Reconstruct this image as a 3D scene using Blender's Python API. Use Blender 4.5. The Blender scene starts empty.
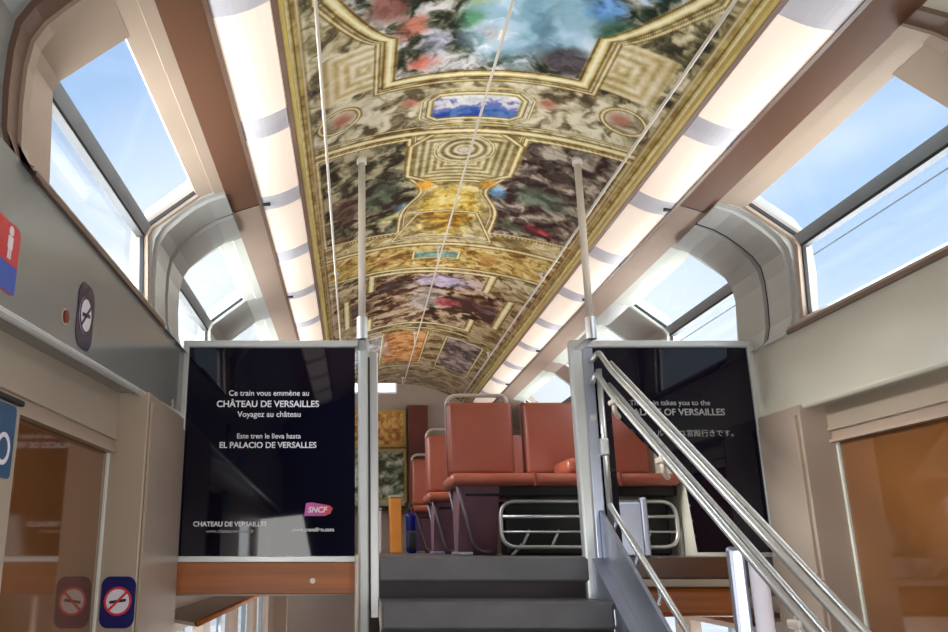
import bpy, bmesh, math, random
import numpy as np
from mathutils import Vector, Matrix
random.seed(4)
S = bpy.context.scene
C = S.collection
PI = math.pi

# ------------------------------------------------------------------ camera
F = 823.0
TH = math.atan(234 / F)
cam_d = bpy.data.cameras.new('camera')
cam = bpy.data.objects.new('camera', cam_d); C.objects.link(cam)
cam.location = (-0.53, 0, 0.03)
cam.rotation_euler = (PI / 2 + TH, 0, 0)
cam_d.sensor_width = 36; cam_d.lens = F / 948 * 36
cam_d.shift_x = 118 / 948
cam_d.clip_start = 0.02; cam_d.clip_end = 500
S.camera = cam

# ------------------------------------------------------------------ world, light, exposure
W = bpy.data.worlds.new('sky'); S.world = W; W.use_nodes = True
nt = W.node_tree; nt.nodes.clear()
def wn(t, **k):
    n = nt.nodes.new(t)
    for a, b in k.items(): setattr(n, a, b)
    return n
tc = wn('ShaderNodeTexCoord'); sep = wn('ShaderNodeSeparateXYZ')
nt.links.new(tc.outputs['Generated'], sep.inputs[0])
cr = wn('ShaderNodeValToRGB')
cr.color_ramp.elements[0].position = 0.10; cr.color_ramp.elements[0].color = (0.74, 0.83, 0.92, 1)
cr.color_ramp.elements[1].position = 0.78; cr.color_ramp.elements[1].color = (0.35, 0.47, 0.74, 1)
e = cr.color_ramp.elements.new(0.38); e.color = (0.42, 0.59, 0.83, 1)
nt.links.new(sep.outputs['Z'], cr.inputs[0])
mp = wn('ShaderNodeMapping'); mp.inputs['Scale'].default_value = (1.6, 1.6, 4.0)
nt.links.new(tc.outputs['Generated'], mp.inputs[0])
nz = wn('ShaderNodeTexNoise'); nz.inputs['Scale'].default_value = 1.7; nz.inputs['Detail'].default_value = 6
nt.links.new(mp.outputs[0], nz.inputs['Vector'])
cr2 = wn('ShaderNodeValToRGB'); cr2.color_ramp.elements[0].position = 0.5; cr2.color_ramp.elements[1].position = 0.82
nt.links.new(nz.outputs['Fac'], cr2.inputs[0])
mx = wn('ShaderNodeMixRGB'); mx.inputs[2].default_value = (0.78, 0.84, 0.92, 1)
nt.links.new(cr2.outputs[0], mx.inputs[0]); nt.links.new(cr.outputs[0], mx.inputs[1])
mr = wn('ShaderNodeMapRange'); mr.inputs['From Min'].default_value = .82; mr.inputs['From Max'].default_value = .93; mr.inputs['To Max'].default_value = .9
nt.links.new(sep.outputs['Y'], mr.inputs['Value'])
mx2 = wn('ShaderNodeMixRGB'); mx2.inputs[2].default_value = (1.0, 1.02, 1.03, 1)
nt.links.new(mr.outputs[0], mx2.inputs[0]); nt.links.new(mx.outputs[0], mx2.inputs[1]); mx = mx2
bg = wn('ShaderNodeBackground'); bg.inputs['Strength'].default_value = 1.0
nt.links.new(mx.outputs[0], bg.inputs[0])
wo = wn('ShaderNodeOutputWorld'); nt.links.new(bg.outputs[0], wo.inputs[0])

sun_d = bpy.data.lights.new('sun', 'SUN'); sun_d.energy = 4.5; sun_d.angle = math.radians(16); sun_d.color = (1, .94, .86)
sun = bpy.data.objects.new('sun', sun_d); C.objects.link(sun)
sun.rotation_euler = (math.radians(8), math.radians(-69), 0)

def daylight(name, loc, target, sx, sy, power, col=(1, .98, .95)):
    d = bpy.data.lights.new(name, 'AREA'); d.shape = 'RECTANGLE'; d.size = sx; d.size_y = sy; d.energy = power; d.color = col
    o = bpy.data.objects.new(name, d); C.objects.link(o); o.location = loc
    v = Vector(target) - Vector(loc)
    z = -v.normalized(); y = Vector((0, 1, 0)); x = y.cross(z).normalized(); y = z.cross(x)
    o.rotation_euler = Matrix((x, y, z)).transposed().to_euler()
    return o
for s in (-1, 1):
    # added fill lights, unseen: at the vestibule doors and, aimed upward, outside the windows
    daylight('door_daylight', (s * 1.39, -.1, -.2), (0, .5, .1), 1.0, 2.2, 42)
    daylight('platform_bounce', (s * 2.0, 5.5, .62), (0, 5.5, 1.95), .8, 8, 350 if s < 0 else 300)
    daylight('sky_daylight', (s * 2.3, 5.0, 2.3), (-s * .5, 5.0, .6), 1.0, 8, 220 if s < 0 else 120, (.95, .98, 1))  # added fill outside the windows, on top of the sky
    daylight('lower_deck_daylight', (s * 1.38, 6.2, -.75), (0, 6.0, -.7), .6, 4.5, 45)  # added fill brightening the lower deck
vs = S.view_settings
vs.view_transform = 'Standard'; vs.look = 'None'; vs.gamma = 1; vs.use_curve_mapping = False
vs.exposure = 0.34
S.cycles.use_denoising = True
S.cycles.max_bounces = 10; S.cycles.diffuse_bounces = 6; S.cycles.transparent_max_bounces = 16
S.cycles.sample_clamp_indirect = 6

# ------------------------------------------------------------------ materials
def lin(c):
    c = np.asarray(c, float) / 255
    return np.where(c <= .04045, c / 12.92, ((c + .055) / 1.055) ** 2.4)
def mat(name, rgb, rough=.5, metal=0, var=0.06, scale=6, bump=0, coat=0, spec=.5, stretch=(1, 1, 1), emit=None, bscale=None):
    m = bpy.data.materials.new(name); m.use_nodes = True
    n = m.node_tree; b = n.nodes['Principled BSDF']
    r, g, bl = lin(rgb)
    t = n.nodes.new('ShaderNodeTexCoord'); mpn = n.nodes.new('ShaderNodeMapping'); mpn.inputs['Scale'].default_value = stretch
    n.links.new(t.outputs['Object'], mpn.inputs[0])
    nz = n.nodes.new('ShaderNodeTexNoise'); nz.inputs['Scale'].default_value = scale; nz.inputs['Detail'].default_value = 5
    n.links.new(mpn.outputs[0], nz.inputs['Vector'])
    ramp = n.nodes.new('ShaderNodeValToRGB')
    ramp.color_ramp.elements[0].position = .3; ramp.color_ramp.elements[1].position = .7
    ramp.color_ramp.elements[0].color = (r * (1 - var), g * (1 - var), bl * (1 - var), 1)
    ramp.color_ramp.elements[1].color = (min(1, r * (1 + var)), min(1, g * (1 + var)), min(1, bl * (1 + var)), 1)
    n.links.new(nz.outputs['Fac'], ramp.inputs[0]); n.links.new(ramp.outputs[0], b.inputs['Base Color'])
    b.inputs['Roughness'].default_value = rough; b.inputs['Metallic'].default_value = metal
    b.inputs['Coat Weight'].default_value = coat; b.inputs['Coat Roughness'].default_value = .05
    b.inputs['Specular IOR Level'].default_value = spec
    if bump:
        n2 = n.nodes.new('ShaderNodeTexNoise'); n2.inputs['Scale'].default_value = bscale or scale * 20
        n.links.new(mpn.outputs[0], n2.inputs['Vector'])
        bp = n.nodes.new('ShaderNodeBump'); bp.inputs['Strength'].default_value = bump; bp.inputs['Distance'].default_value = .002
        n.links.new(n2.outputs['Fac'], bp.inputs['Height']); n.links.new(bp.outputs[0], b.inputs['Normal'])
    if emit:
        n.links.new(ramp.outputs[0], b.inputs['Emission Color']); b.inputs['Emission Strength'].default_value = emit
    return m
def glass_mat(name, tint=(1, 1, 1), refl=1.0):
    m = bpy.data.materials.new(name); m.use_nodes = True
    n = m.node_tree; n.nodes.clear()
    o = n.nodes.new('ShaderNodeOutputMaterial'); mixn = n.nodes.new('ShaderNodeMixShader')
    tr = n.nodes.new('ShaderNodeBsdfTransparent'); tr.inputs[0].default_value = (*tint, 1)
    gl = n.nodes.new('ShaderNodeBsdfGlossy'); gl.inputs['Roughness'].default_value = .02
    fr = n.nodes.new('ShaderNodeLayerWeight'); pw = n.nodes.new('ShaderNodeMath'); pw.operation = 'POWER'; pw.inputs[1].default_value = 5
    mu = n.nodes.new('ShaderNodeMath'); mu.operation = 'MULTIPLY_ADD'; mu.inputs[1].default_value = .6 * refl; mu.inputs[2].default_value = .03 * refl
    n.links.new(fr.outputs['Facing'], pw.inputs[0]); n.links.new(pw.outputs[0], mu.inputs[0]); n.links.new(mu.outputs[0], mixn.inputs[0])
    n.links.new(tr.outputs[0], mixn.inputs[1]); n.links.new(gl.outputs[0], mixn.inputs[2]); n.links.new(mixn.outputs[0], o.inputs[0])
    return m
M = {}
M['wall_l'] = mat('grey_laminate', (136, 137, 136), .16, var=.03, scale=2, bump=.12, bscale=30)  # same laminate as the right wall, shade of the left side painted in
M['wall_r'] = mat('warm_grey_laminate', (206, 201, 187), .2, var=.04, scale=2, bump=.12, bscale=30)  # same laminate, brightness of the lit right side put into the colour
M['beige'] = mat('beige_panel', (172, 156, 138), .3, var=.04, scale=3, bump=.1)
M['beige2'] = mat('beige_panel_pinkish', (172, 155, 141), .3, var=.05, scale=3, bump=.1)
M['taupe'] = mat('taupe_panel', (170, 148, 132), .35, var=.05, scale=4)
M['brown_roof'] = mat('brown_roof_panel', (108, 74, 54), .4, var=.12, scale=3, stretch=(1, .3, 1))
M['rib'] = mat('rib_grey', (172, 171, 166), .28, var=.05, scale=4)
M['frame'] = mat('window_frame_cream', (176, 156, 138), .35, var=.05, scale=5)
M['frame_w'] = mat('window_frame_white', (216, 218, 208), .35, var=.04, scale=5)
M['bar'] = mat('window_bar_metal', (150, 158, 162), .35, metal=.3, var=.1, scale=5)
M['leg_tube'] = mat('plum_grey_tube', (128, 112, 120), .35, metal=.3)
M['gasket'] = mat('black_rubber', (34, 36, 40), .6, var=.2)
M['gasket_b'] = mat('brown_gasket', (112, 88, 74), .4, var=.15, scale=4)
M['glass'] = glass_mat('window_glass', (.95, .98, 1), .9)
M['steel'] = mat('brushed_steel', (214, 214, 212), .34, metal=.85, var=.06, scale=8, stretch=(1, 1, .2))
M['steel_b'] = mat('bluish_steel', (176, 182, 198), .3, metal=.7, var=.08, scale=6)
M['alu'] = mat('painted_aluminium', (208, 210, 208), .3, metal=.25, var=.04, scale=5)
M['rail_w'] = mat('cream_tube', (212, 200, 186), .3, metal=.1, var=.04)
M['black'] = mat('black_glossy_film', (11, 10, 27), .03, var=.3, scale=2, coat=0, spec=.42)
M['text'] = mat('white_lettering', (232, 230, 236), .5, var=.03)
M['text_g'] = mat('grey_lettering', (170, 170, 172), .5, var=.03)
M['wood'] = mat('orange_wood', (168, 94, 38), .38, var=.25, scale=5, stretch=(.25, 1, 5))
M['wood_d'] = mat('dark_wood', (92, 58, 34), .3, var=.25, scale=5, stretch=(.25, 1, 5), coat=.4)
M['door'] = mat('brown_gloss_laminate', (118, 76, 42), .06, var=.1, scale=2.2, stretch=(1, 1, .4), coat=.6)
M['leather'] = mat('terracotta_leather', (158, 82, 63), .36, var=.07, scale=7, bump=.25)
M['leather_d'] = mat('terracotta_piping', (128, 52, 40), .4, var=.08, scale=7)
M['seat_side'] = mat('dark_plum_shell', (124, 88, 100), .35, var=.12, scale=5)
M['seat_black'] = mat('black_heater', (20, 20, 22), .5, var=.3, scale=5)
M['floor'] = mat('dark_floor', (84, 82, 84), .35, var=.15, scale=25, bump=.2)
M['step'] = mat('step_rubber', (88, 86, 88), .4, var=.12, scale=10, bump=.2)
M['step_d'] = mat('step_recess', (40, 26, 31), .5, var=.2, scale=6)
M['navy'] = mat('navy_sticker', (16, 14, 96), .25, var=.1)
M['navy_d'] = mat('dark_navy_sticker', (26, 20, 62), .25, var=.1)
M['white_s'] = mat('white_sticker', (232, 226, 236), .3, var=.02)
M['red_s'] = mat('red_sticker', (204, 40, 56), .3, var=.06)
M['blue_s'] = mat('blue_sticker', (28, 78, 184), .3, var=.06)
M['teal_s'] = mat('slate_blue_sign', (48, 84, 120), .3, var=.06)
M['button'] = mat('dark_red_button', (110, 20, 24), .25, var=.1)
M['joint'] = mat('lamp_joint_grey', (222, 218, 224), .4, var=.08)
M['lamp'] = mat('lamp_diffuser', (252, 232, 214), .4, var=.03, scale=1.5, emit=0.33)
M['amber'] = mat('amber_box', (226, 140, 56), .4, var=.1)
M['outside'] = mat('pale_ground', (236, 234, 228), .9, var=.15, scale=.3)
M['wire'] = mat('overhead_wire', (90, 96, 100), .5)

# ------------------------------------------------------------------ helpers
def wloc(o):
    v = Vector((0, 0, 0))
    while o is not None: v += o.location; o = o.parent
    return v
def obj(name, bm, m, parent=None, smooth=False):
    me = bpy.data.meshes.new(name)
    if isinstance(bm, bmesh.types.BMesh):
        bmesh.ops.recalc_face_normals(bm, faces=bm.faces)
        bm.to_mesh(me); bm.free()
    else: me = bm
    if parent is not None: me.transform(Matrix.Translation(-wloc(parent)))
    me.materials.append(M[m] if isinstance(m, str) else m)
    if smooth:
        for p in me.polygons: p.use_smooth = True
    o = bpy.data.objects.new(name, me); C.objects.link(o)
    if parent is not None: o.parent = parent
    return o
def tag(o, label=None, cat=None, group=None, kind=None):
    for k, v in (('label', label), ('category', cat), ('group', group), ('kind', kind)):
        if v: o[k] = v
    return o
def thing(name, label, cat, loc=(0, 0, 0), group=None):
    o = bpy.data.objects.new(name, None); C.objects.link(o); o.location = loc
    o.empty_display_size = .1
    return tag(o, label, cat, group)
def struct(name, bm=None, m=None, parent=None):
    if bm is None: o = bpy.data.objects.new(name, None); C.objects.link(o)
    else: o = obj(name, bm, m, parent)
    if parent is None: o['kind'] = 'structure'
    return o
def copy_tree(o, parent=None):
    c = o.copy(); C.objects.link(c); c.parent = parent
    for ch in o.children: copy_tree(ch, c)
    return c
def BM(): return bmesh.new()
def box(bm, x0, x1, y0, y1, z0, z1, bev=0, seg=2):
    t = bmesh.new()
    bmesh.ops.create_cube(t, size=1, matrix=Matrix.Translation(((x0 + x1) / 2, (y0 + y1) / 2, (z0 + z1) / 2)) @ Matrix.Diagonal((abs(x1 - x0), abs(y1 - y0), abs(z1 - z0), 1)))
    if bev: bmesh.ops.bevel(t, geom=t.edges[:] , offset=bev, segments=seg, profile=.5, affect='EDGES')
    me = bpy.data.meshes.new('t'); t.to_mesh(me); t.free(); bm.from_mesh(me); bpy.data.meshes.remove(me)
    return bm
def tube(bm, pts, r, seg=12, closed=False, rad=None):
    """round tube along pts; corners rounded with radius rad"""
    P = [Vector(p) for p in pts]
    if rad:
        Q = []; n = len(P)
        for i, p in enumerate(P):
            if not closed and i in (0, n - 1): Q.append(p); continue
            a, b = P[i - 1], P[(i + 1) % n]
            d1 = (a - p); d2 = (b - p); r1 = min(rad, d1.length * .49, d2.length * .49)
            s = p + d1.normalized() * r1; e = p + d2.normalized() * r1
            for k in range(7):
                t = k / 6; Q.append(s * (1 - t) ** 2 + p * 2 * t * (1 - t) + e * t * t)
        P = Q
    n = len(P); rings = []
    up = None
    for i, p in enumerate(P):
        if closed: d = P[(i + 1) % n] - P[i - 1]
        else: d = P[min(i + 1, n - 1)] - P[max(i - 1, 0)]
        d.normalize()
        if up is None: up = d.orthogonal().normalized()
        up = (up - d * up.dot(d)).normalized()
        sd = d.cross(up)
        rings.append([bm.verts.new(p + (up * math.cos(2 * PI * k / seg) + sd * math.sin(2 * PI * k / seg)) * r) for k in range(seg)])
    for i in range(n if closed else n - 1):
        A, B = rings[i], rings[(i + 1) % n]
        if closed and i == n - 1:   # align seam
            best = min(range(seg), key=lambda s: (A[0].co - B[s].co).length)
            B = B[best:] + B[:best]
        for k in range(seg):
            bm.faces.new((A[k], A[(k + 1) % seg], B[(k + 1) % seg], B[k]))
    if not closed:
        bm.faces.new(rings[0][::-1]); bm.faces.new(rings[-1])
    return bm
def prism(bm, poly, y0, y1):
    """closed polygon in (x,z) extruded along y"""
    A = [bm.verts.new((x, y0, z)) for x, z in poly]; B = [bm.verts.new((x, y1, z)) for x, z in poly]
    n = len(poly)
    bm.faces.new(A[::-1]); bm.faces.new(B)
    for i in range(n): bm.faces.new((A[i], A[(i + 1) % n], B[(i + 1) % n], B[i]))
    return bm
def prism_x(bm, poly, x0, x1):
    A = [bm.verts.new((x0, y, z)) for y, z in poly]; B = [bm.verts.new((x1, y, z)) for y, z in poly]
    n = len(poly); bm.faces.new(A[::-1]); bm.faces.new(B)
    for i in range(n): bm.faces.new((A[i], A[(i + 1) % n], B[(i + 1) % n], B[i]))
    return bm
def mir(poly, s): return [(x * s, z) for x, z in poly]
def disc(bm, c, ax1, ax2, r, n=32, r0=0, depth=None):
    """flat disc/ring as a thin solid; ax1,ax2 in-plane vectors"""
    c = Vector(c); a = Vector(ax1); b = Vector(ax2); nn = a.cross(b).normalized() * (depth or .001)
    def ring(rr, off): return [bm.verts.new(c + off + (a * math.cos(2 * PI * k / n) + b * math.sin(2 * PI * k / n)) * rr) for k in range(n)]
    o0, o1 = ring(r, nn * 0), ring(r, nn)
    if r0:
        i0, i1 = ring(r0, nn * 0), ring(r0, nn)
        for k in range(n):
            j = (k + 1) % n
            bm.faces.new((o0[k], o0[j], o1[j], o1[k])); bm.faces.new((i0[k], i1[k], i1[j], i0[j]))
            bm.faces.new((o1[k], o1[j], i1[j], i1[k])); bm.faces.new((o0[k], i0[k], i0[j], o0[j]))
    else:
        for k in range(n):
            j = (k + 1) % n; bm.faces.new((o0[k], o0[j], o1[j], o1[k]))
        bm.faces.new(o0[::-1]); bm.faces.new(o1)
    return bm
def rrect(bm, c, ax1, ax2, w, h, rad, th):
    """rounded rectangle plate; faces along ax1 x ax2, base centre c"""
    c = Vector(c); a = Vector(ax1).normalized(); b = Vector(ax2).normalized(); n = a.cross(b) * th
    pts = []
    for sx, sy, a0 in ((1, 1, 0), (-1, 1, 90), (-1, -1, 180), (1, -1, 270)):
        for k in range(7):
            an = math.radians(a0 + k * 15)
            pts.append(c + a * (sx * (w / 2 - rad) + rad * math.cos(an)) + b * (sy * (h / 2 - rad) + rad * math.sin(an)))
    A = [bm.verts.new(p) for p in pts]; B = [bm.verts.new(p + n) for p in pts]; N = len(pts)
    bm.faces.new(A[::-1]); bm.faces.new(B)
    for i in range(N): bm.faces.new((A[i], A[(i + 1) % N], B[(i + 1) % N], B[i]))
    return bm
def text_mesh(s, width, loc, height=None, font_bold=0.0, rotx=PI / 2, align='CENTER', rotz=0, slant=0):
    cu = bpy.data.curves.new('lettering', 'FONT'); cu.body = s; cu.size = 1; cu.align_x = align; cu.offset = font_bold
    cu.extrude = .004; cu.shear = slant
    o = bpy.data.objects.new('tmp', cu); C.objects.link(o)
    bpy.context.view_layer.update()
    me = bpy.data.meshes.new_from_object(o.evaluated_get(bpy.context.evaluated_depsgraph_get()))
    bpy.data.objects.remove(o)
    co = np.array([v.co[:] for v in me.vertices])
    mn, mxx = co.min(0), co.max(0)
    sx = width / (mxx[0] - mn[0]); sy = sx if height is None else height / (mxx[1] - mn[1])
    me.transform(Matrix.Translation((-(mn[0] + mxx[0]) / 2, -(mn[1] + mxx[1]) / 2, 0)))
    me.transform(Matrix.Diagonal((sx, sy, .2, 1)))
    me.transform(Matrix.Translation(loc) @ Matrix.Rotation(rotz, 4, 'Z') @ Matrix.Rotation(rotx, 4, 'X'))
    return me

YB = 3.8                    # the partition at the head of the stairs
YE = 9.6                    # far end of the upper saloon
YN = -1.7                   # wall behind the camera
def ceil(a): return 1.66 + .26 * np.clip(1 - (a / .784) ** 2, 0, 1)

# ================================================================== SETTING
b = BM(); box(b, -1.62, 1.62, YB + .02, YE, -.13, 0); struct('floor', b, 'floor')
b = BM(); box(b, -1.7, 1.7, YN, 3.0, -1.65, -1.55); struct('floor_vestibule', b, 'floor')
b = BM(); box(b, -1.7, 1.7, 3.0, YE, -2.35, -2.25); struct('floor_lower', b, 'floor')
b = BM(); box(b, -1.7, 1.7, 2.99, 3.04, -2.25, -1.55); struct('trim_30', b, 'beige')
b = BM(); box(b, -60, 60, -60, 60, -3.6, -3.5); struct('ground', b, 'outside')

# --- roof liner pieces on both sides
PILL = [(1.108, 1.545), (1.195, 1.515), (1.25, 1.482), (1.31, 1.432), (1.365, 1.378), (1.395, 1.325), (1.405, 1.25), (1.405, 1.14), (1.397, 1.03), (1.38, .97), (1.34, .935)]
OUT = [(1.47, .935), (1.50, 1.2), (1.50, 1.36), (1.44, 1.46), (1.27, 1.60), (1.108, 1.60)]
b = BM()
A = np.linspace(-1.3, 1.3, 41)
prism(b, [(a, 2.02 - .28 * (a / 1.3) ** 2) for a in A] + [(a, 2.06 - .28 * (a / 1.3) ** 2) for a in A[::-1]], YN, YE + .1)
struct('ceiling', b, 'taupe')
for s, side in ((-1, 'left'), (1, 'right')):
    # brown / taupe roof panel between lamp strip and windows
    b = BM(); prism(b, mir([(.978, 1.586), (1.108, 1.545), (1.108, 1.60), (.978, 1.64)], s), YN, 3.56); struct('ceiling_%s_panel' % side, b, 'brown_roof')
    b = BM(); prism(b, mir([(.978, 1.586), (1.108, 1.545), (1.108, 1.60), (.978, 1.64)], s), 3.575, YE); struct('ceiling_%s_saloon_panel' % side, b, 'taupe')
    b = BM(); prism(b, mir([(.976, 1.590), (1.1, 1.548), (1.1, 1.60), (.976, 1.64)], s), 3.56, 3.575); struct('trim_%d' % (1 if s < 0 else 2), b, 'gasket')
    # dark edges beside lamp strip
    b = BM(); prism(b, mir([(.966, 1.58), (.982, 1.578), (.982, 1.60), (.966, 1.60)], s), YN, YE); struct('trim_%d' % (3 if s < 0 else 4), b, 'gasket_b')
    b = BM(); prism(b, mir([(.772, 1.648), (.792, 1.646), (.792, 1.68), (.772, 1.68)], s), YN, YE); struct('trim_%d' % (5 if s < 0 else 6), b, 'gasket_b')

# --- windows, ribs and sills
SH = {-1: -.13, 1: 0.0}
near = {-1: 1.88, 1: 2.12}
PILL2 = [(1.108, 1.545), (1.21, 1.522), (1.405, 1.375), (1.432, 1.333), (1.415, 1.02), (1.34, .935)]
wins = [(None, 3.44), (4.02, 5.02), (5.5, 6.72), (7.07, 8.5)]
n_w = 0; n_t = 10
for s in (-1, 1):
    side = 'left' if s < 0 else 'right'
    W_ = [((near[s] if y0 is None else y0 + SH[s]), y1 + (SH[s] if y0 is not None else SH[s] * .9)) for y0, y1 in wins]
    # ribs / solid parts between windows
    gaps = [(YN, W_[0][0])] + [(W_[i][1], W_[i + 1][0]) for i in range(3)] + [(W_[3][1], YE)]
    for gi, (g0, g1) in enumerate(gaps):
        b = BM(); prism(b, mir((PILL if gi < 2 else PILL2) + OUT, s), g0, g1)
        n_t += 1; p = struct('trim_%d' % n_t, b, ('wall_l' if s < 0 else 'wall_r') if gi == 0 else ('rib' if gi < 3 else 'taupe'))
        if gi == 1:      # raised arch bands with dark groove lines between
            L = g1 - g0
            for (u0, u1, off, mt) in ((.06, .40, .022, 'rib'), (.46, .86, .03, 'rib'), (.41, .45, .006, 'gasket')):
                inner = [(x - off * (.6 if k else .2), z - off * .5) for k, (x, z) in enumerate(PILL)]
                outer = [(x + .015, z + .01) for x, z in PILL]
                b = BM(); prism(b, mir(inner + outer[::-1], s), g0 + L * u0, g0 + L * u1)
                obj('rib_band' if mt == 'rib' else 'groove', b, mt, p, smooth=False)
    # near arch gasket around the first window opening
    for (o0, o1, y0, y1, mt) in ((.0, .03, W_[0][0] - .075, W_[0][0] - .012, 'gasket_b'), (.0, .05, W_[0][0] - .012, W_[0][0] + .03, 'frame')):
        inner = [(x - o1 * .55, z - o1 * .45) for x, z in PILL]
        b = BM(); prism(b, mir(inner + [(x + .01, z + .01) for x, z in PILL][::-1], s), y0, y1)
        n_t += 1; struct('trim_%d' % n_t, b, mt)
    for wi, (y0, y1) in enumerate(W_):
        n_w += 1; w = struct('window_%d' % n_w)
        G = [(1.226, 1.53), (1.43, 1.372), (1.452, 1.335), (1.43, 1.01)]
        th = .012
        def quad(p, q, t0=th, ya=y0, yb=y1, ins=0):
            (x0, z0), (x1, z1) = p, q
            d = Vector((x1 - x0, z1 - z0)); n = Vector((-d.y, d.x)).normalized()
            if n.x < 0: n = -n
            d = d.normalized() * ins
            return [(x0 + d.x, z0 + d.y), (x1 - d.x, z1 - d.y), (x1 - d.x + n.x * t0, z1 - d.y + n.y * t0), (x0 + d.x + n.x * t0, z0 + d.y + n.y * t0)]
        b = BM(); prism(b, mir(quad(G[0], G[1]), s), y0, y1); obj('upper_pane', b, 'glass', w)
        b = BM(); prism(b, mir(quad(G[2], G[3]), s), y0, y1); obj('lower_pane', b, 'glass', w)
        # mid bar
        b = BM(); prism(b, mir([(1.412, 1.372), (1.440, 1.330), (1.475, 1.345), (1.45, 1.385)], s), y0, y1); obj('bar', b, 'bar', w)
        b = BM(); prism(b, mir([(1.434, 1.330), (1.437, 1.318), (1.47, 1.318), (1.47, 1.335)], s), y0, y1); obj('gasket', b, 'gasket', w)
        fm = 'frame' if wi == 0 else 'frame_w'
        # top reveal between brown roof panel and glass
        b = BM(); prism(b, mir([(1.108, 1.545), (1.150, 1.528), (1.156, 1.536), (1.222, 1.512), (1.24, 1.54), (1.24, 1.58), (1.108, 1.60)], s), y0, y1); obj('top_frame', b, fm, w)
        # sill: ledge from glass to wall
        b = BM(); prism(b, mir([(1.34, .935), (1.335, .955), (1.36, .965), (1.425, 1.01), (1.46, 1.01), (1.46, .935)], s), y0, y1); obj('sill', b, fm, w)
        b = BM(); prism(b, mir([(1.328, .925), (1.328, .942), (1.345, .945), (1.345, .925)], s), y0, y1); obj('sill_gasket', b, 'gasket_b', w)
        # end jambs, inset of gasket
        for yj, dy in ((y0, (.27 if s < 0 else .235) if wi == 0 else .025), (y1 - .025, .025)):
            b = BM(); prism(b, mir([(1.21, 1.515), (1.405, 1.362), (1.422, 1.325), (1.40, 1.0), (1.45, 1.0), (1.475, 1.34), (1.45, 1.39), (1.24, 1.55)], s), yj, yj + dy); obj('side_frame', b, fm, w)
            yy = yj + dy if yj == y0 else yj - .008
            b = BM(); prism(b, mir([(1.222, 1.523), (1.420, 1.366), (1.44, 1.333), (1.42, 1.0), (1.435, 1.0), (1.455, 1.335), (1.434, 1.374), (1.232, 1.534)], s), yy, yy + .008); obj('side_gasket', b, 'gasket', w)

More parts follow.
